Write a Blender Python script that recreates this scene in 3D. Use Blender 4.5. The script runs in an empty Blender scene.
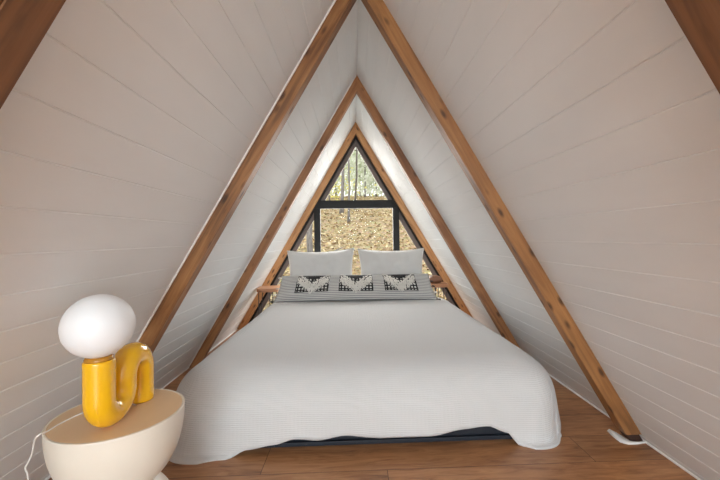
import bpy, bmesh, math, random
from mathutils import Vector, Matrix, noise
random.seed(7)
SC = bpy.context.scene
COL = SC.collection
PI = math.pi

# ------------------------------------------------------------------ camera
F_PX = 370.0
cam_d = bpy.data.cameras.new('camera'); cam = bpy.data.objects.new('camera', cam_d); COL.objects.link(cam)
SC.camera = cam
cam_d.sensor_width = 36.0; cam_d.lens = F_PX * 36.0 / 720.0
cam_d.shift_x = -7.93 / 720.0; cam_d.shift_y = -5.93 / 720.0
cam_d.clip_start = 0.02; cam_d.clip_end = 300
yaw, pit, rol = .0396, -.0102, .0136
CP = Vector((-.0379, 0, .8877))
fw = Vector((math.sin(yaw)*math.cos(pit), math.cos(yaw)*math.cos(pit), -math.sin(pit)))
r_ = Vector((math.cos(yaw), -math.sin(yaw), 0)); u_ = r_.cross(fw)
r2 = r_*math.cos(rol) - u_*math.sin(rol); u2 = u_*math.cos(rol) + r_*math.sin(rol)
cam.matrix_world = Matrix(((r2.x, u2.x, -fw.x, CP.x), (r2.y, u2.y, -fw.y, CP.y), (r2.z, u2.z, -fw.z, CP.z), (0, 0, 0, 1)))

# ------------------------------------------------------------------ light
vs = SC.view_settings
vs.view_transform = 'Standard'; vs.look = 'None'; vs.gamma = 1.0; vs.use_curve_mapping = False
vs.exposure = 0.36
SC.cycles.use_denoising = True
SC.cycles.max_bounces = 14; SC.cycles.diffuse_bounces = 9; SC.cycles.transmission_bounces = 8
w = bpy.data.worlds.new('world'); SC.world = w; w.use_nodes = True
bg = w.node_tree.nodes['Background']
bg.inputs[0].default_value = (.98, .99, 1.0, 1); bg.inputs[1].default_value = 1.7
sun_d = bpy.data.lights.new('sun', 'SUN'); sun_d.energy = 1.3; sun_d.angle = math.radians(6); sun_d.color = (1, .93, .8)
sun = bpy.data.objects.new('sun', sun_d); COL.objects.link(sun)
sun.rotation_euler = Vector((.75, .25, -.9)).to_track_quat('-Z', 'Y').to_euler()

def area(name, loc, target, sx, sy, power, color):
    d = bpy.data.lights.new(name, 'AREA'); d.shape = 'RECTANGLE'; d.size = sx; d.size_y = sy; d.energy = power; d.color = color
    o = bpy.data.objects.new(name, d); COL.objects.link(o); o.location = loc
    o.rotation_euler = (Vector(target) - Vector(loc)).to_track_quat('-Z', 'Y').to_euler(); return o
# daylight arriving from the open living space behind the camera and through the gable window
area('daylight_from_living_space', (0, -2.9, 1.5), (0, 1.6, .5), 2.0, 1.5, 190, (.84, .94, .99))
area('daylight_at_gable_window', (0, 4.6, 1.5), (0, 2.0, .5), 1.8, 1.7, 72, (1, .985, .955))

# ------------------------------------------------------------------ node helpers
def new_mat(name, color=(.8, .8, .8), rough=.6, **kw):
    m = bpy.data.materials.new(name); m.use_nodes = True
    b = m.node_tree.nodes['Principled BSDF']
    b.inputs['Base Color'].default_value = (*color, 1); b.inputs['Roughness'].default_value = rough
    for k, v in kw.items():
        b.inputs[k.replace('_', ' ')].default_value = v
    return m
class NT:
    def __init__(s, m): s.t = m.node_tree; s.b = s.t.nodes['Principled BSDF']
    def n(s, typ, **kw):
        nd = s.t.nodes.new(typ)
        for k, v in kw.items():
            if k.startswith('i_'):
                nd.inputs[k[2:].replace('_', ' ')].default_value = v
            else: setattr(nd, k, v)
        return nd
    def l(s, a, b): s.t.links.new(a, b)
    def mapping(s, src, scale=(1, 1, 1), loc=(0, 0, 0)):
        tc = s.n('ShaderNodeTexCoord'); mp = s.n('ShaderNodeMapping')
        mp.inputs['Scale'].default_value = scale; mp.inputs['Location'].default_value = loc
        s.l(tc.outputs[src], mp.inputs['Vector']); return mp.outputs['Vector']
    def ramp(s, fac, stops):
        r = s.n('ShaderNodeValToRGB'); cr = r.color_ramp
        while len(cr.elements) < len(stops): cr.elements.new(.5)
        for e, (p, c) in zip(cr.elements, stops): e.position = p; e.color = (*c, 1)
        s.l(fac, r.inputs['Fac']); return r.outputs['Color']
    def noise(s, vec, scale, detail=4, rough=.55, dist=0):
        nd = s.n('ShaderNodeTexNoise', i_Scale=scale, i_Detail=detail, i_Roughness=rough, i_Distortion=dist)
        s.l(vec, nd.inputs['Vector']); return nd.outputs['Fac']
    def mix(s, fac, a, b, mode='MIX'):
        m = s.n('ShaderNodeMix', data_type='RGBA', blend_type=mode)
        for sock, v in ((m.inputs[0], fac), (m.inputs[6], a), (m.inputs[7], b)):
            if hasattr(v, 'links'): s.l(v, sock)
            else: sock.default_value = v if not isinstance(v, tuple) or len(v) == 4 else (*v, 1)
        return m.outputs[2]
    def math(s, op, a, b=0):
        m = s.n('ShaderNodeMath', operation=op)
        for sock, v in ((m.inputs[0], a), (m.inputs[1], b)):
            if hasattr(v, 'links'): s.l(v, sock)
            else: sock.default_value = v
        return m.outputs[0]
    def bump(s, h, strength=.3, dist=.01):
        b = s.n('ShaderNodeBump', i_Strength=strength, i_Distance=dist)
        s.l(h, b.inputs['Height']); s.l(b.outputs['Normal'], s.b.inputs['Normal'])

def wood(name, dark, mid, light, axis=2, rough=.55, knots=True, seed=0., gs=1.0):
    """grain runs along the object's own axis"""
    m = new_mat(name, mid, rough); t = NT(m)
    sc = [1*gs, 1*gs, 1*gs]; sc[axis] = .07*gs
    v = t.mapping('Object', tuple(sc), (seed, seed*1.7, seed*.6))
    g1 = t.noise(v, 28, 6, .6, 1.2)
    g2 = t.noise(v, 110, 4, .6, .3)
    v3 = t.mapping('Object', (1, 1, 1), (seed*2, 0, seed))
    g3 = t.noise(v3, 2.3, 2)
    c = t.ramp(g1, [(.33, dark), (.5, mid), (.68, light)])
    c = t.mix(t.math('MULTIPLY', g2, .45), c, dark, 'MULTIPLY')
    c = t.mix(.35, c, t.ramp(g3, [(.3, dark), (.7, light)]))
    if knots:
        sk = [21., 21., 21.]; sk[axis] = 8.0
        vk = t.mapping('Object', tuple(sk), (seed*3, seed, seed*5))
        vo = t.n('ShaderNodeTexVoronoi', i_Scale=1.0); t.l(vk, vo.inputs['Vector'])
        k = t.n('ShaderNodeMapRange', i_From_Min=.10, i_From_Max=.25, i_To_Min=1.0, i_To_Max=0.0)
        t.l(vo.outputs['Distance'], k.inputs['Value'])
        c = t.mix(t.math('MULTIPLY', k.outputs['Result'], .85), c, (dark[0]*.28, dark[1]*.24, dark[2]*.2))
    t.l(c, t.b.inputs['Base Color']); t.bump(g1, .15, .003)
    return m

def paint(name, color, rough=.5, var=.04, bump=.06):
    m = new_mat(name, color, rough); t = NT(m)
    v = t.mapping('Object', (1, .25, 1))
    n1 = t.noise(v, 6, 5); n2 = t.noise(v, 60, 3)
    lo = tuple(c*(1-var) for c in color); hi = tuple(min(1, c*(1+var*.5)) for c in color)
    t.l(t.ramp(n1, [(.3, lo), (.7, hi)]), t.b.inputs['Base Color']); t.bump(n2, bump, .002)
    return m

# ------------------------------------------------------------------ materials
M = {}
M['wall'] = paint('white_painted_shiplap', (.82, .846, .855), .7)
M['caulk'] = paint('white_caulk', (.90, .89, .87), .5)
M['groove'] = M['wall']
M['beam'] = [wood('dark_cedar_beam', (.10, .036, .010), (.22, .088, .026), (.30, .13, .043), 2, .6, True, 2.0),  # shade on the nearest rafter is put into this darker brown
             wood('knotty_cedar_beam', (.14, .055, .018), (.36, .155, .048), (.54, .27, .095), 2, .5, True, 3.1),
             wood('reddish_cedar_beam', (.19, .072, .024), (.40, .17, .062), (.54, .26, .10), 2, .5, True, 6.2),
             wood('fresh_cedar_beam', (.36, .16, .055), (.60, .30, .115), (.74, .42, .18), 2, .5, True, 9.3),  # lighter orange wood, with the rafter's lit look put into the colour
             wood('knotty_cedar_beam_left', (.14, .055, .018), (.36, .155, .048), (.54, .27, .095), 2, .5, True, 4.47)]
M['ivory'] = paint('cream_plaster', (.76, .70, .60), .38, .05, .1)
M['tabletop'] = paint('tan_tabletop', (.70, .50, .30), .45, .08, .05)
M['yellow'] = new_mat('yellow_glazed_ceramic', (.86, .47, .010), .12, Coat_Weight=.6, Coat_Roughness=.03)
M['collar'] = new_mat('amber_collar', (.42, .19, .02), .2)
M['globe'] = new_mat('opal_glass', (.84, .85, .86), .5, Subsurface_Weight=.7, Coat_Weight=.06, Coat_Roughness=.2)
M['globe'].node_tree.nodes['Principled BSDF'].inputs['Subsurface Radius'].default_value = (.12, .12, .12)
M['cord'] = new_mat('white_cord', (.75, .73, .70), .4)
M['black_metal'] = new_mat('black_window_frame', (.012, .012, .012), .5, Specular_IOR_Level=.25)
M['grey_frame'] = new_mat('grey_brown_window_sash', (.17, .14, .128), .6, Specular_IOR_Level=.3)
M['navy'] = paint('dark_navy_bed_frame', (.012, .016, .026), .6, .2)
M['wire'] = new_mat('dark_wire', (.05, .05, .055), .35, Metallic=.8)
M['slab'] = wood('reddish_wood_slab', (.32, .13, .06), (.60, .30, .15), (.78, .50, .30), 0, .5, False, 9)
M['brown'] = new_mat('brown_leather', (.22, .10, .055), .55)
M['mattress'] = paint('mattress_cloth', (.7, .7, .7), .8)
M['dark_hole'] = new_mat('dark_notch', (.05, .022, .014), .8)  # near-black brown standing in for shade in the rafter foot gap

def floor_mat():
    m = new_mat('wood_plank_floor', (.4, .2, .1), .38); t = NT(m)
    tc = t.n('ShaderNodeTexCoord'); P = tc.outputs['Object']
    br = t.n('ShaderNodeTexBrick', offset=.37, offset_frequency=2)
    for k, v in (('Color1', (0, 0, 0, 1)), ('Color2', (1, 1, 1, 1)), ('Mortar', (.5, .5, .5, 1)), ('Scale', 1.0), ('Mortar Size', .0012),
                 ('Brick Width', 1.3), ('Row Height', .185), ('Bias', 0.0)):
        br.inputs[k].default_value = v
    mp = t.n('ShaderNodeMapping'); mp.inputs['Location'].default_value = (1.22, .06, 0)
    t.l(P, mp.inputs['Vector']); t.l(mp.outputs[0], br.inputs['Vector'])
    off = t.n('ShaderNodeVectorMath', operation='SCALE'); t.l(br.outputs['Color'], off.inputs[0]); off.inputs['Scale'].default_value = 9.
    ad = t.n('ShaderNodeVectorMath', operation='ADD'); t.l(P, ad.inputs[0]); t.l(off.outputs[0], ad.inputs[1])
    def stretched(sc):
        mm = t.n('ShaderNodeMapping'); mm.inputs['Scale'].default_value = sc; t.l(ad.outputs[0], mm.inputs['Vector']); return mm.outputs[0]
    g1 = t.noise(stretched((1.3, 9, 1)), 3.2, 6, .62, 1.6)
    g2 = t.noise(stretched((4, 60, 1)), 4, 4, .6, .5)
    g3 = t.noise(stretched((1.6, 5, 1)), 1.7, 3)
    c = t.ramp(g1, [(.30, (.13, .048, .018)), (.42, (.36, .155, .058)), (.57, (.52, .26, .110)), (.75, (.64, .36, .18))])
    c = t.mix(t.math('MULTIPLY', g2, .5), c, (.42, .25, .15), 'MULTIPLY')
    c = t.mix(.3, c, t.ramp(g3, [(.3, (.22, .09, .04)), (.7, (.55, .29, .14))]))
    hv = t.n('ShaderNodeHueSaturation', i_Saturation=1.0); t.l(c, hv.inputs['Color'])
    val = t.math('ADD', t.math('MULTIPLY', br.outputs['Color'], .22), .9); t.l(val, hv.inputs['Value'])
    c = t.mix(br.outputs['Fac'], hv.outputs[0], (.06, .025, .012))
    t.l(c, t.b.inputs['Base Color']); t.bump(t.math('SUBTRACT', g1, br.outputs['Fac']), .25, .002)
    return m
M['floor'] = floor_mat()

def duvet_mat():
    m = new_mat('white_waffle_cotton', (.66, .66, .655), .85, Sheen_Weight=.2); t = NT(m)
    tc = t.n('ShaderNodeTexCoord'); sp = t.n('ShaderNodeSeparateXYZ'); t.l(tc.outputs['UV'], sp.inputs[0])
    wy = t.math('SINE', t.math('MULTIPLY', sp.outputs['Y'], 2*PI/.0165))
    wx = t.math('SINE', t.math('MULTIPLY', sp.outputs['X'], 2*PI/.0165))
    wy = t.math('POWER', t.math('ABSOLUTE', wy), .6)
    h = t.math('ADD', wy, t.math('MULTIPLY', wx, .07))
    t.bump(h, .55, .0035)
    c = t.ramp(wy, [(0, (.62, .62, .62)), (.6, (.72, .72, .718))]); t.l(c, t.b.inputs['Base Color'])
    return m
M['duvet'] = duvet_mat()
def linen(name, col):
    m = new_mat(name, col, .9, Sheen_Weight=.2); t = NT(m)
    n = t.noise(t.mapping('Object', (1, 1, 1)), 220, 2); n2 = t.noise(t.mapping('Object', (1, 1, 1)), 9, 4)
    t.l(t.ramp(n2, [(.3, tuple(c*.95 for c in col)), (.7, col)]), t.b.inputs['Base Color'])
    t.bump(t.math('ADD', t.math('MULTIPLY', n, .1), n2), .35, .012); return m
M['pillow'] = linen('light_grey_linen', (.60, .595, .585))
M['piping'] = linen('light_piping', (.72, .70, .66))
M['yarn'] = linen('cream_yarn', (.74, .71, .66))
M['black_yarn'] = linen('black_yarn', (.02, .02, .02))
def stripe_mat():
    m = new_mat('grey_striped_weave', (.6, .6, .6), .9); t = NT(m)
    tc = t.n('ShaderNodeTexCoord'); sp = t.n('ShaderNodeSeparateXYZ'); t.l(tc.outputs['UV'], sp.inputs[0])
    wv = t.math('SINE', t.math('MULTIPLY', sp.outputs['Y'], 2*PI*17))
    c = t.ramp(t.math('ADD', t.math('MULTIPLY', wv, .5), .5), [(.3, (.60, .585, .56)), (.6, (.54, .53, .51)), (.92, (.20, .20, .205))])
    t.l(c, t.b.inputs['Base Color']); t.bump(wv, .2, .003); return m
M['stripe'] = stripe_mat()
def patch_mat():
    m = new_mat('black_and_cream_lattice_weave', (.5, .5, .5), .9); t = NT(m)
    tc = t.n('ShaderNodeTexCoord'); sp = t.n('ShaderNodeSeparateXYZ'); t.l(tc.outputs['UV'], sp.inputs[0])
    sx = t.math('SINE', t.math('MULTIPLY', sp.outputs['X'], 2*PI*10)); sy = t.math('SINE', t.math('MULTIPLY', sp.outputs['Y'], 2*PI*6.))
    g = t.math('MINIMUM', sx, sy)
    # black triangle at the top centre, inside the fringe's V, and a black border
    ax = t.math('ABSOLUTE', t.math('SUBTRACT', sp.outputs['X'], .5))
    tri = t.math('GREATER_THAN', sp.outputs['Y'], t.math('ADD', .66, ax))
    bd = t.math('GREATER_THAN', ax, .47)
    bot = t.math('LESS_THAN', sp.outputs['Y'], .05)
    k = t.math('MAXIMUM', t.math('MAXIMUM', t.math('LESS_THAN', g, -.15), tri), t.math('MAXIMUM', bd, bot))
    c = t.mix(k, (.66, .64, .60), (.016, .016, .017)); t.l(c, t.b.inputs['Base Color']); return m
M['patch'] = patch_mat()

def glass_mat():
    m = new_mat('window_glass', (1, 1, 1), 0.0, IOR=1.45); t = NT(m)
    out = t.t.nodes['Material Output']
    tr = t.n('ShaderNodeBsdfTransparent'); gl = t.n('ShaderNodeBsdfGlossy', i_Roughness=.0)
    lw = t.n('ShaderNodeLayerWeight', i_Blend=.04); mx = t.n('ShaderNodeMixShader')
    t.l(lw.outputs['Fresnel'], mx.inputs[0]); t.l(tr.outputs[0], mx.inputs[1]); t.l(gl.outputs[0], mx.inputs[2])
    t.l(mx.outputs[0], out.inputs['Surface']); return m
M['glass'] = glass_mat()
def ground_mat():
    m = new_mat('leaf_litter_ground', (.5, .4, .2), .95); t = NT(m)
    v = t.mapping('Object', (1, 1, 1))
    vo = t.n('ShaderNodeTexVoronoi', i_Scale=9.0); t.l(v, vo.inputs['Vector'])
    n = t.noise(v, 1.4, 5); n2 = t.noise(v, 14, 5, .7)
    c = t.ramp(n2, [(.3, (.10, .07, .04)), (.45, (.28, .21, .11)), (.6, (.43, .35, .21)), (.75, (.52, .45, .32))])
    c = t.mix(.25, c, vo.outputs['Color'], 'SOFT_LIGHT')
    c = t.mix(.25, c, t.ramp(n, [(.35, (.17, .125, .065)), (.65, (.36, .30, .17))]))
    t.l(c, t.b.inputs['Base Color']); t.bump(n2, .9, .05); return m
M['ground'] = ground_mat()
M['leaf'] = [new_mat('dry_leaf_%d' % i, c, 1.0, Specular_IOR_Level=0.0) for i, c in enumerate([(.44, .34, .18), (.56, .48, .31), (.30, .20, .10), (.46, .41, .30), (.12, .08, .045)])]
def bark(name, a, b):
    m = new_mat(name, a, .9); t = NT(m)
    n = t.noise(t.mapping('Object', (1, 1, .2)), 24, 5, .65)
    t.l(t.ramp(n, [(.35, a), (.65, b)]), t.b.inputs['Base Color']); t.bump(n, .6, .01); return m
M['bark'] = bark('grey_bark', (.09, .082, .075), (.24, .225, .21))
M['bark2'] = bark('dark_bark', (.05, .042, .036), (.14, .12, .10))
def leafy(name, c):
    m = new_mat(name, c, .6); m.node_tree.nodes['Principled BSDF'].inputs['Transmission Weight'].default_value = 0
    t = NT(m); out = t.t.nodes['Material Output']
    tl = t.n('ShaderNodeBsdfTranslucent'); tl.inputs['Color'].default_value = (*c, 1)
    mx = t.n('ShaderNodeMixShader', ); mx.inputs[0].default_value = .5
    t.l(t.b.outputs[0], mx.inputs[1]); t.l(tl.outputs[0], mx.inputs[2]); t.l(mx.outputs[0], out.inputs['Surface']); return m
M['fol'] = [leafy('pale_green_leaves', (.62, .68, .50)), leafy('yellow_green_leaves', (.66, .62, .20)), leafy('grey_green_leaves', (.70, .74, .64))]
M['rock'] = paint('pale_rock', (.62, .60, .56), .9, .2, .4)

# ------------------------------------------------------------------ mesh helpers
def obj(name, bm, mat, parent=None, smooth=False, loc=None, recalc=True):
    me = bpy.data.meshes.new(name)
    if recalc: bmesh.ops.recalc_face_normals(bm, faces=bm.faces)
    bm.to_mesh(me); bm.free()
    for mm in (mat if isinstance(mat, list) else [mat]): me.materials.append(mm)
    if smooth:
        for p in me.polygons: p.use_smooth = True
    o = bpy.data.objects.new(name, me); COL.objects.link(o)
    if parent: o.parent = parent
    if loc: o.location = loc
    return o
def thing(name, label, cat, loc=(0, 0, 0), rotz=0, group=None):
    o = bpy.data.objects.new(name, None); COL.objects.link(o); o.location = loc; o.rotation_euler = (0, 0, rotz)
    o.empty_display_size = .05
    return tag(o, label, cat, group)
def tag(o, label, cat, group=None, kind=None):
    o['label'] = label; o['category'] = cat
    if group: o['group'] = group
    if kind: o['kind'] = kind
    return o
def struct(o, label=None):
    o['kind'] = 'structure'
    if label: o['label'] = label
    return o
def box(bm, x0, x1, y0, y1, z0, z1, bev=0):
    vs_ = [bm.verts.new((x, y, z)) for x in (x0, x1) for y in (y0, y1) for z in (z0, z1)]
    fs = [bm.faces.new([vs_[i] for i in q]) for q in ((0, 1, 3, 2), (4, 6, 7, 5), (0, 4, 5, 1), (2, 3, 7, 6), (0, 2, 6, 4), (1, 5, 7, 3))]
    if bev: bmesh.ops.bevel(bm, geom=list({e for f in fs for e in f.edges}), offset=bev, segments=2, affect='EDGES', profile=.6)
def prism_y(bm, pts, y0, y1):
    a = [bm.verts.new((x, y0, z)) for x, z in pts]; b = [bm.verts.new((x, y1, z)) for x, z in pts]
    n = len(pts)
    f0 = bm.faces.new(a); f1 = bm.faces.new(b[::-1])
    for i in range(n): bm.faces.new((a[i], a[(i+1) % n], b[(i+1) % n], b[i]))
    return a + b
def tube(bm, pts, radii, seg=14, caps=True):
    pts = [Vector(p) for p in pts]; n = len(pts)
    if not isinstance(radii, (list, tuple)): radii = [radii]*n
    rings = []; up = None
    for i, p in enumerate(pts):
        t = (pts[min(i+1, n-1)] - pts[max(i-1, 0)]).normalized()
        if up is None:
            up = t.orthogonal().normalized()
        else:
            up = (up - t*up.dot(t)).normalized()
        s = t.cross(up)
        rings.append([bm.verts.new(p + (up*math.cos(2*PI*k/seg) + s*math.sin(2*PI*k/seg))*radii[i]) for k in range(seg)])
    for a, b in zip(rings, rings[1:]):
        for k in range(seg): bm.faces.new((a[k], a[(k+1) % seg], b[(k+1) % seg], b[k]))
    if caps: bm.faces.new(rings[0][::-1]); bm.faces.new(rings[-1])
def lathe(bm, prof, seg=64, cx=0, cy=0):
    rings = []
    for r, z in prof:
        if r < 1e-6: rings.append([bm.verts.new((cx, cy, z))])
        else: rings.append([bm.verts.new((cx+r*math.cos(2*PI*k/seg), cy+r*math.sin(2*PI*k/seg), z)) for k in range(seg)])
    for a, b in zip(rings, rings[1:]):
        for k in range(seg):
            k2 = (k+1) % seg
            if len(a) == 1 and len(b) == 1: continue
            if len(a) == 1: bm.faces.new((a[0], b[k2], b[k]))
            elif len(b) == 1: bm.faces.new((a[k], a[k2], b[0]))
            else: bm.faces.new((a[k], a[k2], b[k2], b[k]))

# ------------------------------------------------------------------ room shell
W, H = 1.2, 2.0574
L = math.hypot(W, H)
YB, YE = -2.6, 3.86          # open end behind the camera, gable end
up = Vector((-W/L, H/L)); inn = Vector((-H/L, -W/L))   # right side: along slope, inward normal (x,z)
def wall_profile():
    """2D points (s along slope, d inward depth) of the shiplap face"""
    pts = [(0.0, 0.0)]
    s0 = 1.100 - .0975*11
    k = 0
    while True:
        s = s0 + .0975*k; k += 1
        if s > L - .02: break
        if s < .012: continue
        pts += [(s-.0022, 0), (s-.0007, -.0020), (s+.0007, -.0020), (s+.0022, 0)]
    pts.append((L, 0.0)); return pts
def make_wall(side):
    bm = bmesh.new()
    P2 = []
    for s, d in wall_profile():
        q = Vector((W, 0)) + up*s + inn*d; P2.append((q.x*side, q.y))
    th = .10
    P2 += [(0.0, H+th*L/W), ((W+th*L/H)*side, 0.0)]
    # leave the very last vertex at floor level outside
    prism_y(bm, P2, YB, YE)
    bmesh.ops.triangulate(bm, faces=[f for f in bm.faces if len(f.verts) > 4])
    return struct(obj('wall_' + ('right' if side > 0 else 'left'), bm, M['wall']),
                  'sloping white shiplap wall on the %s of the bed' % ('right' if side > 0 else 'left'))
make_wall(1); make_wall(-1)
bm = bmesh.new(); box(bm, -1.32, 1.32, YB, YE, -.12, 0)
struct(obj('floor', bm, M['floor']), 'reddish brown wood plank floor')
# thin white caulk line where each wall meets the floor
for n, side in ((1, -1), (2, 1)):
    bm = bmesh.new(); prism_y(bm, [(side*(W+.0), 0), (side*(W-.010), 0.0), (side*(W-.0075), .0045), (side*(W-.0033), .0057)], YB, YE-.08)
    struct(obj('trim_%d' % n, bm, M['caulk']))

# ---- rafters
D = [.4515, 1.5415, 2.6348, 3.715]; PR, TH = .058, .0667
names = ['nearest the camera, at the top %s corner of the photo', 'second from the camera, with visible knots', 'third from the camera, between the two others', 'smallest and farthest, framing the gable window']
tn = 3
for i, d in enumerate(D):
    for side in (-1, 1):
        ang = math.atan2(H, W)
        # local axes: x inward-normal, y depth, z along slope (grain axis)
        X = Vector((inn.x*side, 0, inn.y)); Zv = Vector((up.x*side, 0, up.y)); Yv = Zv.cross(X)
        mat = Matrix(((X.x, Yv.x, Zv.x, W*side), (X.y, Yv.y, Zv.y, d+TH/2), (X.z, Yv.z, Zv.z, 0), (0, 0, 0, 1)))
        foot = .032 if i == 1 else .0
        # polygon in (x_local inward, z_local slope): foot cut parallel to floor, apex cut vertical
        def z_floor(x, hz=0.0): return (hz - X.z*x)/Zv.z
        def z_apex(x): return (-W*side - X.x*x)/Zv.x
        bm = bmesh.new()
        pts = [(0.0, z_floor(0, foot)), (PR, z_floor(PR, foot)), (PR, z_apex(PR)), (0.0, z_apex(0))]
        prism_y(bm, pts, -TH/2, TH/2)
        bmesh.ops.bevel(bm, geom=[e for e in bm.edges if abs((e.verts[0].co-e.verts[1].co).normalized().z) > .99 and abs(e.verts[0].co.x-PR) < 1e-4], offset=.003, segments=2, affect='EDGES')
        sname = 'right' if side > 0 else 'left'
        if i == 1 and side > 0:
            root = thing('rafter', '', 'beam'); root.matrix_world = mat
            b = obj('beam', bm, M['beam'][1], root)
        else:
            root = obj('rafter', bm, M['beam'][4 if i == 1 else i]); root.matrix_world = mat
        lab = ['blurred dark wooden rafter crossing the top %s corner, nearest the camera',
               'large knotty wooden rafter on the %s wall, second from the camera',
               'middle wooden rafter on the %s wall, between the large rafter and the window rafter',
               'smallest orange wooden rafter hugging the %s slope of the black window'][i] % sname
        tag(root, lab, 'beam', 'wooden rafters of the a-frame')
        if i == 1:   # dark filler added for the shade in the gap under the raised foot
            bm = bmesh.new()
            pts = [(.006, z_floor(.006, 0.001)), (PR-.006, z_floor(PR-.006, 0.001)), (PR-.006, z_floor(PR-.006, foot+.002)), (.006, z_floor(.006, foot+.002))]
            prism_y(bm, pts, -TH/2+.008, TH/2-.008); obj('foot_shim', bm, M['dark_hole'], root)
        if i in (1, 2):  # caulk bead along the camera side
            bm = bmesh.new()
            prism_y(bm, [(0, z_floor(0)), (.005, z_floor(.005)), (.005, z_apex(.005)), (0, z_apex(0))], -TH/2-.007, -TH/2)
            t = struct(obj('trim_%d' % tn, bm, M['caulk'])); t.matrix_world = mat; tn += 1
# rough white caulk around the foot of the right rafter
bm = bmesh.new()
ring = []
path = [(1.105, 1.640), (1.108, 1.60), (1.110, 1.565), (1.122, 1.536), (1.155, 1.530), (1.195, 1.534)]
for a, (x, y) in enumerate(path):
    wv = [.010, .026, .028, .015, .010, .006][a]
    for dx, dz in ((-wv, 0), (-wv*.5, .006), (wv*.6, .007), (wv, 0)):
        ring.append(bm.verts.new((x+dx*.8, y+dx*.7*(1 if a > 0 else .2) + random.uniform(-.002, .002), dz+.0005)))
for a in range(len(path)-1):
    for k in range(4): bm.faces.new((ring[a*4+k], ring[a*4+(k+1) % 4], ring[(a+1)*4+(k+1) % 4], ring[(a+1)*4+k]))
bm.faces.new(ring[:4][::-1]); bm.faces.new(ring[-4:])
struct(obj('trim_%d' % tn, bm, M['caulk'], smooth=True)); tn += 1

# ------------------------------------------------------------------ gable window
WY = 3.795
win = struct(thing('window_1', 'triangular black framed gable window behind the bed', 'window', (0, WY, 0)))
del win['category']
def tri(off, z0=.02):
    """half width of the inside triangle at height z for inward offset off"""
    hx = lambda z: (W*(1 - z/H)) - off*L/H
    return hx
def rafter_frame(name, o0, o1, y0, y1, mat, z0=0.0):
    for side in (-1, 1):
        bm = bmesh.new(); f0, f1 = tri(o0), tri(o1)
        a0 = H - o0*L/W; a1 = H - o1*L/W
        prism_y(bm, [(side*f0(z0), z0), (side*f1(z0), z0), (0, a1), (0, a0)], y0, y1)
        obj(name, bm, mat, win)
rafter_frame('outer_frame', .050, .0785, -.012, .026, M['black_metal'])
bm = bmesh.new(); fx = tri(.0785)
zc0, zc1 = 1.192, 1.275
prism_y(bm, [(-fx(zc0), zc0), (fx(zc0), zc0), (fx(zc1), zc1), (-fx(zc1), zc1)], -.012, .026); obj('crossbar', bm, M['black_metal'], win)
for x0, x1 in ((-.435, -.371), (.371, .437)):
    bm = bmesh.new(); box(bm, x0, x1, -.012, .026, .0, zc0, .003); obj('mullion', bm, M['black_metal'], win)
# grey brown sash on each pane
SI = .116
for side in (-1, 1):
    bm = bmesh.new(); f0, f1 = tri(.0785), tri(SI)
    prism_y(bm, [(side*f0(zc1), zc1), (side*f1(zc1), zc1), (0, H-SI*L/W), (0, H-.0785*L/W)], .0, .024); obj('sash', bm, M['grey_frame'], win)
    bm = bmesh.new()
    xm = .437; zt0 = (1-(xm+.0785*L/H)/W)*H; zt1 = (1-(xm+SI*L/H)/W)*H
    prism_y(bm, [(side*f0(0), 0), (side*f1(0), 0), (side*xm, zt1), (side*xm, zt0)], .0, .024); obj('sash', bm, M['grey_frame'], win)
bm = bmesh.new(); g = tri(.08)
prism_y(bm, [(-g(0), 0), (g(0), 0), (0, H-.08*L/W)], .018, .024); obj('pane', bm, M['glass'], win)

# ------------------------------------------------------------------ bed
bed = thing('bed_frame', 'low dark navy platform bed frame just visible under the duvet hem', 'bed frame', (.0, 1.61, 0))
for x0, x1, y0, y1 in ((-.75, .75, 0, .03), (-.75, .75, 1.97, 2.0), (-.75, -.72, .03, 1.97), (.72, .75, .03, 1.97)):
    bm = bmesh.new(); box(bm, x0, x1, y0, y1, .018, .115, .004); obj('rail', bm, M['navy'], bed)
bm = bmesh.new(); box(bm, -.752, .752, -.012, .03, .0, .018, .003); obj('plinth', bm, M['navy'], bed)
for x in (-.73, .71):
    bm = bmesh.new(); box(bm, x, x+.03, 1.94, 1.98, 0, .019); obj('leg', bm, M['navy'], bed)
bm = bmesh.new(); box(bm, -.72, .72, .03, 1.97, .10, .114); obj('slat_base', bm, M['navy'], bed)
bm = bmesh.new(); box(bm, -.735, .735, 1.675, 3.60, .115, .300, .05)
tag(obj('mattress', bm, M['mattress'], smooth=False), 'white mattress under the duvet with only the head end bare behind the pillows', 'mattress')

# duvet
AX, YF, YH, R, TOP, XC = 0.688, 1.755, 3.36, .20, .335, .020
def lerp_table(tab, x):
    if x <= tab[0][0]: return tab[0][1]
    for (a, b), (c, d) in zip(tab, tab[1:]):
        if x <= c:
            t = (x-a)/(c-a); t = t*t*(3-2*t); return b + (d-b)*t
    return tab[-1][1]
hem_z = [(-.75, -.06), (-.60, -.02), (-.50, .022), (-.40, .036), (-.31, .054), (-.22, .048), (-.10, .068), (.05, .050), (.24, .052), (.40, .072), (.50, .078), (.58, .05), (.64, -.01), (.75, -.06)]
def profile(o, beta):
    pm = PI/2 - beta
    if o < R*pm: return R*math.sin(o/R), R*(1-math.cos(o/R))
    off, dr = R*math.sin(pm), R*(1-math.cos(pm)); rest = o - R*pm
    full = (TOP - .006 - dr)/math.sin(pm)
    a = min(rest, full); off += a*math.cos(pm); dr += a*math.sin(pm)
    off += max(0, rest-full); return off, dr
def duvet_point(s, t):
    """s: -1..1 across incl. overhang (m), t: y coordinate incl. foot overhang"""
    pass
LS = .40
bm = bmesh.new(); uvl = bm.loops.layers.uv.new('UVMap')
ss = [-(AX+LS) + LS*i/26 for i in range(26)] + [-AX + 2*AX*i/70 for i in range(71)] + [AX + LS*(i+1)/26 for i in range(26)]
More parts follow.
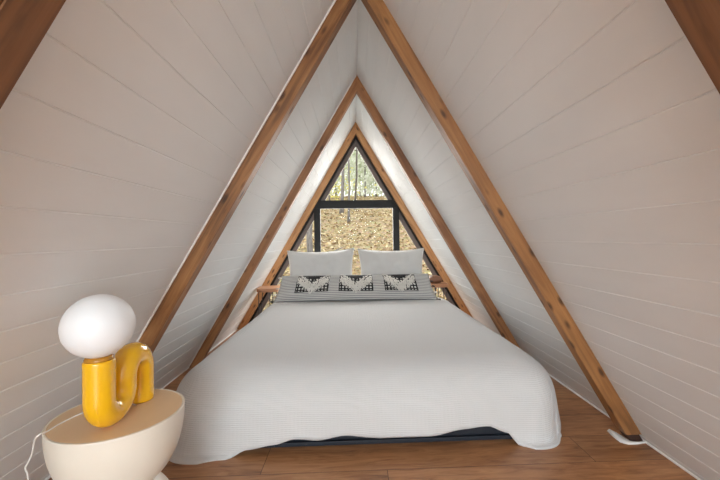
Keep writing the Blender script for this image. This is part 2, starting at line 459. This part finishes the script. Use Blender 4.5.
NT_TOP, NT_F = 80, 26
grid = []
for j in range(NT_TOP + NT_F + 1):
    row = []
    for s in ss:
        dx = max(abs(s)-AX, 0)/LS; sg = 1 if s >= 0 else -1
        sc_ = max(-AX, min(AX, s))
        hz = lerp_table(hem_z, sc_)
        LF = (R*(PI/2-.09)) + (TOP - .006 - R*(1-math.cos(PI/2-.09)) - hz)/math.cos(.09)
        if j <= NT_TOP: y = YH + (YF-YH)*j/NT_TOP; dy = 0.
        else: y = YF; dy = (j-NT_TOP)/NT_F
        m = max(dx, dy)
        if m > 0:
            th = math.atan2(dy, dx)
            beta = math.radians(23 if s < 0 else 15)*(math.cos(th)**2) + .09*(math.sin(th)**2)
            om = LS*math.cos(th)**2 + LF*math.sin(th)**2 + .02*math.sin(2*th)**2
            beta_l = beta*(1.0 - .25*math.exp(-((y-YF)/.12)**2)*(1 if dy == 0 else 1))
            off, dr = profile(m*om, beta_l)
            ox, oy = math.cos(th)*off*sg, -math.sin(th)*off
        else: off = dr = ox = oy = 0; th = 0
        x3 = XC + sc_ + ox; y3 = y + oy; z3 = TOP - dr
        # soft wrinkles: long folds on the skirt, faint puffiness on top
        fold = noise.noise(Vector((s*2.2+3, y*2.6, 1.0)))*.5 + noise.noise(Vector((s*5, y*5, 4)))*.25
        k = min(1, dr/.15)
        amp = .020*k
        nx = math.cos(th)*sg if m > 0 else 0; ny = -math.sin(th) if m > 0 else 0
        per = noise.noise(Vector(((y if dx >= dy else s)*3.4, 7.7*sg, 0)))
        x3 += nx*amp*(fold + per*.9); y3 += ny*amp*(fold + per*.9)
        z3 += (.010*fold)*(1-k)
        z3 = max(z3, .004 + .002*abs(fold))
        row.append((bm.verts.new((x3, y3, z3)), (s, (YH-y) + dy*LF)))
    grid.append(row)
for j in range(len(grid)-1):
    for i in range(len(ss)-1):
        q = [grid[j][i], grid[j+1][i], grid[j+1][i+1], grid[j][i+1]]
        f = bm.faces.new([v[0] for v in q])
        for lp, v in zip(f.loops, q): lp[uvl].uv = v[1]
dv = obj('duvet', bm, M['duvet'], smooth=True, recalc=False)
dv.data.validate()
so = dv.modifiers.new('thickness', 'SOLIDIFY'); so.thickness = .009; so.offset = -1
tag(dv, 'large white waffle-textured duvet draped over the bed and touching the floor', 'duvet')

# ------------------------------------------------------------------ pillows
def pillow_pt(u, v, hw, hh, t, side, cx=.10, cz=.12, seed=0):
    x = hw*u*(1 - cx*(1-v*v)*abs(u)**1.5)
    z = hh*v*(1 - cz*(1-u*u)*abs(v)**1.5)
    th = t*max(0, (1-abs(u)**2.6))**.55*max(0, (1-abs(v)**2.6))**.55
    n = noise.noise(Vector((u*2.3+seed, v*2.1, side*3+seed)))*.10 + noise.noise(Vector((u*6+seed, v*6, side)))*.035
    if hw > .5: x *= 1 - .045*(v+1) + .01*(1-v*v)
    return Vector((x, side*th*(1+n*2.2), z))
def pillow_bm(hw, hh, t, nu=40, nv=24, cx=.10, cz=.12, seed=0):
    bm = bmesh.new(); uvl = bm.loops.layers.uv.new('UVMap')
    for side in (-1, 1):
        g = [[bm.verts.new(pillow_pt(-1+2*i/nu, -1+2*j/nv, hw, hh, t, side, cx, cz, seed)) for i in range(nu+1)] for j in range(nv+1)]
        for j in range(nv):
            for i in range(nu):
                f = bm.faces.new((g[j][i], g[j][i+1], g[j+1][i+1], g[j+1][i]))
                for lp, (a, b) in zip(f.loops, ((i, j), (i+1, j), (i+1, j+1), (i, j+1))): lp[uvl].uv = (a/nu, b/nv)
    bmesh.ops.remove_doubles(bm, verts=bm.verts, dist=.0004)
    return bm
def seam_bm(hw, hh, cx, cz, r=.0035, seed=0):
    pts = []
    N = 30
    for k in range(N): pts.append((-1+2*k/N, -1))
    for k in range(N): pts.append((1, -1+2*k/N))
    for k in range(N): pts.append((1-2*k/N, 1))
    for k in range(N): pts.append((-1, 1-2*k/N))
    pts.append(pts[0])
    bm = bmesh.new(); tube(bm, [pillow_pt(u, v, hw, hh, 0, 1, cx, cz, seed) for u, v in pts], r, 6, False); return bm
def place_pillow(name, label, x, y, z, hw, hh, t, tilt, rz, ry, seed):
    r = thing(name, label, 'pillow', (x, y, z), 0, 'grey sleeping pillows at the head of the bed')
    r.rotation_euler = (tilt, ry, rz)
    obj('cushion', pillow_bm(hw, hh, t, seed=seed), M['pillow'], r, True)
    obj('edge_flange', seam_bm(hw, hh, .10, .12, seed=seed), M['piping'], r, True)
    return r
place_pillow('pillow', 'left light grey pillow propped upright in front of the window', -.343, 3.475, .552, .318, .240, .085, math.radians(-15), 0, math.radians(-1.5), 1.3)
place_pillow('pillow', 'right light grey pillow propped upright in front of the window', .318, 3.475, .552, .318, .240, .085, math.radians(-15), 0, math.radians(.5), 5.2)

HW, HH, TT = .725, .122, .08
bol = thing('lumbar_pillow', 'long striped lumbar pillow with three black lattice patches and fringe', 'pillow', (-.022, 3.30, .445))
bol.rotation_euler = (math.radians(-24), 0, math.radians(-1))
bc = dict(cx=.03, cz=.04)
obj('cushion', pillow_bm(HW, HH, TT, 80, 30, seed=9, **bc), M['stripe'], bol, True)
def bol_pt(u, v, lift=0):
    p = pillow_pt(u, v, HW, HH, TT, -1, .03, .04, 9); p.y -= lift; return p
for pi_, uc in enumerate((-.55, .005, .575)):
    hu = .213
    bm = bmesh.new(); uvl = bm.loops.layers.uv.new('UVMap'); n1, n2 = 24, 16
    V0, V1 = -.42, .86
    g = [[bm.verts.new(bol_pt(uc+hu*(-1+2*i/n1), V0+(V1-V0)*j/n2, .0035)) for i in range(n1+1)] for j in range(n2+1)]
    for j in range(n2):
        for i in range(n1):
            f = bm.faces.new((g[j][i], g[j][i+1], g[j+1][i+1], g[j+1][i]))
            for lp, (a, b) in zip(f.loops, ((i, j), (i+1, j), (i+1, j+1), (i, j+1))): lp[uvl].uv = (a/n1, b/n2)
    pt = obj('woven_patch', bm, M['patch'], bol, True, recalc=False)
    mo = pt.modifiers.new('thickness', 'SOLIDIFY'); mo.thickness = .003; mo.offset = -1
    # V of cream yarn fringe
    bm = bmesh.new()
    for row in range(3):
        for k in range(34):
            for arm in (-1, 1):
                a = k/33
                u = uc + arm*hu*(.93*(1-a)+.02) + random.uniform(-.006, .006)
                v = (.95 - .20*row) - a*.80*(1-.0*row) + .10*(1-a)*(row == 0) + random.uniform(-.05, .05)
                v = min(v, .95)
                p0 = bol_pt(u, v, .005+.002*row)
                ln = random.uniform(.030, .046)
                q = p0 + Vector((random.uniform(-.006, .006) - arm*.004, -.010, -ln*.5)); e = p0 + Vector((random.uniform(-.010, .010), -.008 + random.uniform(-.004, .002), -ln))
                tube(bm, [p0, q, e], [.0030, .0036, .0022], 5)
    obj('fringe', bm, M['yarn'], bol, True)
for side in (-1, 1):      # tassels along both short ends
    for v in (-.95, -.45, .0, .4, .8):
        bm = bmesh.new(); p0 = bol_pt(side*.995, v)
        for k in range(7):
            e = p0 + Vector((side*random.uniform(.018, .034), random.uniform(-.01, .01), random.uniform(-.012, .006)))
            tube(bm, [p0, (p0+e)/2 + Vector((0, 0, .003)), e], [.003, .003, .002], 5)
        obj('tassel', bm, M['black_yarn'] if v in (-.95, .0, .4) and side > 0 or v == -.95 else M['yarn'], bol, True)

# ------------------------------------------------------------------ bedside wooden tables with wire legs
def bedside(loc, hx, hy, label, live):
    r = thing('bedside_table', label, 'table', loc, 0, 'wooden bedside tables at the head of the bed')
    ztop = .437
    bm = bmesh.new(); pts = []
    for k in range(40):
        a = 2*PI*k/40; rr = 1 + .03*noise.noise(Vector((math.cos(a)*1.5, math.sin(a)*1.5, live)))
        ex = 4.5
        c, s = math.cos(a), math.sin(a)
        pts.append((math.copysign(abs(c)**(2/ex), c)*hx*rr, math.copysign(abs(s)**(2/ex), s)*hy*rr))
    a_ = [bm.verts.new((x, y, ztop-.032)) for x, y in pts]; b_ = [bm.verts.new((x*1.0, y, ztop)) for x, y in pts]
    bm.faces.new(a_[::-1]); bm.faces.new(b_)
    for k in range(40): bm.faces.new((a_[k], a_[(k+1) % 40], b_[(k+1) % 40], b_[k]))
    obj('tabletop', bm, M['slab'], r)
    for sx, sy in ((-1, -1), (1, -1), (0, 1)):
        bm = bmesh.new(); x, y = sx*hx*.62, sy*hy*.62
        tube(bm, [(x-.018, y, ztop-.032), (x+sx*.012-.003, y+sy*.012, .006), (x+sx*.012+.003, y+sy*.012, .006), (x+.018, y, ztop-.032)], .0038, 8)
        obj('leg', bm, M['wire'], r, True)
    return r
bedside((-.834, 3.52, 0), .102, .115, 'small reddish wood slab table with wire legs left of the bed head', 1)
bedside((.785, 3.60, 0), .085, .095, 'small brown table mostly hidden behind the right end of the lumbar pillow', 4)
bm = bmesh.new()
bmesh.ops.create_uvsphere(bm, u_segments=24, v_segments=16, radius=1)
for v in bm.verts:
    v.co = Vector((math.copysign(abs(v.co.x)**.8, v.co.x)*.070, math.copysign(abs(v.co.y)**.8, v.co.y)*.06, v.co.z*.040)) * (1+.08*noise.noise(v.co*3))
zm = min(v.co.z for v in bm.verts)
for v in bm.verts: v.co.z = max(v.co.z, zm*.8)
tag(obj('leather_pouch', bm, M['brown'], None, True, (.755, 3.60, .438-zm*.8)), 'small rounded brown item on the table behind the right end of the lumbar pillow', 'pouch')  # rounded brown shape of unidentified kind

# ------------------------------------------------------------------ plaster side table
TX, TY, TZ, TR = -.668, 1.019, .431, .156
st = thing('side_table', 'round cream side table with tan top and bowl shaped body in the left corner', 'table', (TX, TY, 0))
prof = [(0, .248)]
bz0 = .248
for k in range(25):
    a = PI/2*k/24
    prof.append((.055 + (TR-.055)*math.sin(a)**.9, TZ-.004 - (TZ-.004-bz0)*math.cos(a)**1.0))
prof += [(TR+.0005, TZ-.001), (TR-.002, TZ), (TR-.006, TZ), (TR-.006, TZ-.004), (0, TZ-.004)]
bm = bmesh.new(); lathe(bm, prof, 96); obj('bowl_body', bm, M['ivory'], st, True)
bm = bmesh.new(); lathe(bm, [(0, TZ-.004), (TR-.0065, TZ-.004), (TR-.0065, TZ-.0002), (TR-.008, TZ+.0003), (0, TZ+.0003)], 96)
o = obj('tabletop', bm, M['tabletop'], st)
prof = [(0, 0)]
for k in range(25):
    a = PI/2*k/24
    prof.append((.05 + (.158-.05)*math.cos(a)**.9, .248*math.sin(a)))
prof += [(0, .248)]
bm = bmesh.new(); lathe(bm, prof, 96); obj('dome_base', bm, M['ivory'], st, True)

# ------------------------------------------------------------------ yellow squiggle lamp
lamp = thing('table_lamp', 'glossy yellow wavy tube lamp with a round white globe on the side table', 'lamp', (-.646, .908, TZ))
dirv = Vector((-.008, .19, 0)); dirv.normalize()
lamp.rotation_euler = (0, 0, math.atan2(dirv.y, dirv.x)); lamp.scale = (.86, .86, .86)
r_t, Rb = .0385, .054     # tube radius, bend radius
topz = .204
pts = [(0, 0, topz)]
for k in range(1, 7): pts.append((0, 0, topz - (topz-(r_t+Rb))*k/6))
for k in range(1, 17): a = PI*k/16; pts.append((Rb - Rb*math.cos(a), 0, r_t+Rb - Rb*math.sin(a)))
zt = .205 - r_t - Rb
for k in range(1, 5): pts.append((2*Rb, 0, r_t+Rb + (zt-(r_t+Rb))*k/4))
for k in range(1, 17): a = PI*k/16; pts.append((3*Rb - Rb*math.cos(a), 0, zt + Rb*math.sin(a)))
for k in range(1, 7): pts.append((4*Rb, 0, zt + (0.0015-zt)*k/6))
bm = bmesh.new(); tube(bm, pts, r_t, 32)
b = obj('lamp_base', bm, M['yellow'], lamp, True)
bv = b.modifiers.new('soft_rims', 'BEVEL'); bv.width = .005; bv.segments = 3; bv.limit_method = 'ANGLE'; bv.angle_limit = math.radians(60)
bm = bmesh.new(); lathe(bm, [(0, topz-.002), (.034, topz-.002), (.035, topz+.004), (.031, topz+.012), (0, topz+.012)], 40)
obj('socket_collar', bm, M['collar'], lamp, True)
GR = .0865
bm = bmesh.new(); bmesh.ops.create_uvsphere(bm, u_segments=64, v_segments=40, radius=GR)
obj('globe_shade', bm, M['globe'], lamp, True, (0, 0, topz+.010+GR*.97))
bm = bmesh.new()
cw = [(-.648, 1.055, .4335), (-.70, 1.075, .4335), (-.755, 1.03, .4335), (-.776, .965, .4335), (-.778, .925, .4335), (-.782, .908, .4345), (-.790, .905, .428), (-.803, .915, .408), (-.815, .925, .383), (-.826, .93, .362), (-.835, .93, .343), (-.833, .935, .31), (-.84, .95, .15), (-.88, 1.02, .02), (-.95, 1.15, .0035), (-1.05, 1.35, .0035), (-1.1, 1.44, .0035)]
inv = Matrix.Rotation(-lamp.rotation_euler.z, 4, 'Z')
# smooth the cord through its waypoints (Catmull-Rom)
cs = []
cwv = [Vector(p) for p in cw]
for i in range(len(cwv)-1):
    p0, p1, p2, p3 = cwv[max(i-1, 0)], cwv[i], cwv[i+1], cwv[min(i+2, len(cwv)-1)]
    for k in range(6):
        t = k/6; cs.append(.5*((2*p1)+(p2-p0)*t+(2*p0-5*p1+4*p2-p3)*t*t+(3*p1-p0-3*p2+p3)*t**3))
cs.append(cwv[-1])
tube(bm, [(inv @ (p - Vector((-.646, .908, TZ))))/.86 for p in cs], .0022, 8)
obj('power_cord', bm, M['cord'], lamp, True)

# ------------------------------------------------------------------ outside: leaf covered hillside and trees
def ground_z(x, y):
    b = -.95 + .235*max(0, y-4.6) if y < 24 else -.95 + .235*19.4 + .10*(y-24)
    return b + .18*noise.noise(Vector((x*.35, y*.35, 0))) + .05*noise.noise(Vector((x*1.3, y*1.3, 5)))
bm = bmesh.new(); nx, ny = 120, 130
g = [[bm.verts.new((x, y, ground_z(x, y))) for x in [(-18 + 36*i/nx)*(.35+.65*(j/ny)) for i in range(nx+1)]] for j in range(ny+1) for y in [4.3 + 40*(j/ny)**1.5]]
for j in range(ny):
    for i in range(nx): bm.faces.new((g[j][i], g[j][i+1], g[j+1][i+1], g[j+1][i]))
struct(obj('ground', bm, M['ground'], smooth=True), 'sloping hillside covered in dry tan leaves outside the window')

bm = bmesh.new()
for k in range(19000):
    y = 5.5 + 20*random.random()**1.25; x = random.uniform(-1, 1)*(1.2 + .36*y)
    sz = random.uniform(.025, .07)*(1 + .02*y)
    n = Vector((random.gauss(0, .5), random.gauss(0, .5), 1)).normalized(); a = n.orthogonal().normalized()
    a.rotate(Matrix.Rotation(random.uniform(0, 6.28), 3, n)); b = n.cross(a)
    c = Vector((x, y, ground_z(x, y) + random.uniform(.01, .05)))
    vs_ = [bm.verts.new(p) for p in (c - a*sz, c + b*sz*.45 + n*sz*.15, c + a*sz, c - b*sz*.45 + n*sz*.15)]
    f = bm.faces.new(vs_); f.material_index = random.choices(range(5), (8, 7, 3, .6, 1.3))[0]
tag(obj('leaf_litter', bm, M['leaf']), 'dry tan and brown fallen leaves covering the hillside outside', 'leaves', kind='stuff')

def tree(x, y, h, r, lean, label, mat, crown, fol, nleaf, crown_r=1.3, crown_z=None):
    z0 = ground_z(x, y) - .1
    t = thing('tree', label, 'tree', (x, y, z0), 0, 'trees on the hillside outside')
    bm = bmesh.new(); N = 12
    pts = [Vector((lean*h*(k/N) + .05*noise.noise(Vector((x, k*.5, 0))), .05*noise.noise(Vector((y, k*.5, 3))), h*k/N)) for k in range(N+1)]
    tube(bm, pts, [r*(1.5 if k == 0 else 1)*(1-.6*k/N) for k in range(N+1)], 10)
    obj('trunk', bm, mat, t, True)
    ends = []
    for k in range(crown):
        a = random.uniform(0, 6.28); i = random.randint(N//3, N-1); p0 = pts[i]
        ln = random.uniform(.6, 1.5)
        e = p0 + Vector((math.cos(a)*ln, math.sin(a)*ln*.6, random.uniform(.2, .9))); mid = (p0+e)/2 + Vector((0, 0, -.08))
        bm = bmesh.new(); tube(bm, [p0, mid, e], [r*.35, r*.22, r*.08], 6); obj('branch', bm, mat, t, True); ends += [mid, e]
    if nleaf:
        bm = bmesh.new()
        for k in range(nleaf):
            c0 = random.choice(ends) if random.random() < .5 else Vector((random.gauss(0, .9), random.gauss(0, .6), h*random.uniform(.06, .8)))
            c = c0 + Vector((random.gauss(0, .33), random.gauss(0, .33), random.gauss(0, .28)))*crown_r
            sz = random.uniform(.06, .13)*(1 if y < 23 else 1.6)
            n = Vector((random.gauss(0, 1), random.gauss(0, 1), random.gauss(0, 1))).normalized(); a = n.orthogonal().normalized(); b = n.cross(a)
            bm.faces.new([bm.verts.new(p) for p in (c-a*sz, c+b*sz*.5, c+a*sz, c-b*sz*.5)])
        obj('foliage', bm, fol, t)
    return t
# (image column px -> x at depth y) handled by hand; three dark trunks in the upper pane, one grey one low on the left
def xat(px, y): return CP.x + (px - 354.0)/F_PX*y
specs = [
 (xat(343, 17), 17, 7.0, .085, .030, 'straight grey trunk, leftmost of the three in the top pane', 'bark', 4, 0, 0),
 (xat(350, 15), 15, 6.0, .050, .006, 'slim grey tree growing lowest on the hill behind the crossbar', 'bark', 3, 0, 0),
 (xat(356, 19), 19, 7.5, .055, .045, 'thin dark leaning trunk, rightmost of the three in the top pane', 'bark2', 3, 0, 0),
 (xat(311, 8.2), 8.2, 4.5, .075, .0, 'thick grey trunk seen in the narrow left side pane', 'bark', 3, 0, 0),
 (xat(331, 21), 21, 1.9, .05, -.02, 'small yellow-green leafed tree at the left of the top pane', 'bark', 8, 1, 700),
 (xat(366, 24), 24, 7, .05, .02, 'thin tree with sparse pale leaves right of the three trunks', 'bark', 7, 2, 2000),
 (xat(378, 26), 26, 7, .06, -.02, 'pale leafy tree near the right edge of the top pane', 'bark', 8, 2, 2000),
 (xat(337, 27), 27, 8, .06, .01, 'far pale green tree behind the leftmost trunk', 'bark', 8, 0, 2000),
 (xat(361, 30), 30, 8, .05, .0, 'far slender tree behind the rightmost trunk', 'bark2', 8, 0, 2000),
 (xat(390, 28), 28, 7, .06, .01, 'far green tree at the right end of the ridge', 'bark', 8, 0, 2000),
 (xat(322, 28), 28, 7, .06, .01, 'far green tree at the left end of the ridge', 'bark', 8, 2, 2000),
 (xat(350, 34), 34, 9, .06, .0, 'farthest tree in the middle of the top pane', 'bark', 9, 2, 2000),
 (xat(371, 36), 36, 9, .06, .0, 'farthest tree on the right of the top pane', 'bark', 9, 0, 2000),
]
for x, y, h, r, ln, lab, mt, cr, fo, nl in specs:
    tree(x, y, h, r, ln, lab, M[mt], cr, M['fol'][fo], nl, 1.0 + (y > 20)*.9)

def rock(x, y, s, lab):
    bm = bmesh.new(); bmesh.ops.create_icosphere(bm, subdivisions=3, radius=s)
    for v in bm.verts: v.co = Vector((v.co.x*1.5, v.co.y, v.co.z*.6))*(1+.35*noise.noise(v.co*3/s*.4+Vector((x, y, 0))))
    tag(obj('rock', bm, M['rock'], None, False, (x, y, ground_z(x, y)+s*.15)), lab, 'rock', 'pale rocks on the hillside')
rock(xat(322, 7.0), 7.0, .06, 'pale rock low on the left of the centre pane')
rock(xat(378, 7.6), 7.6, .075, 'pale rock on the right of the centre pane')
rock(xat(369, 9.0), 9.0, .07, 'pale flat rock high in the centre pane')
rock(xat(414, 6.3), 6.3, .06, 'pale rock outside the narrow right pane')
for a, b, lab in (((xat(366, 9.5), 9.5), (xat(390, 8.6), 8.6), 'pale fallen branch across the right of the centre pane'),
                  ((xat(324, 10), 10), (xat(343, 10.8), 10.8), 'grey fallen branch on the left of the centre pane')):
    bm = bmesh.new(); P = []
    for k in range(9):
        t = k/8; x = a[0]+(b[0]-a[0])*t; y = a[1]+(b[1]-a[1])*t; P.append((x, y + .06*math.sin(5*t), ground_z(x, y)+.05))
    tube(bm, P, [.03, .03, .028, .026, .024, .02, .018, .014, .01], 8)
    tag(obj('fallen_branch', bm, M['bark'], None, True), lab, 'branch', 'fallen branches on the hillside')
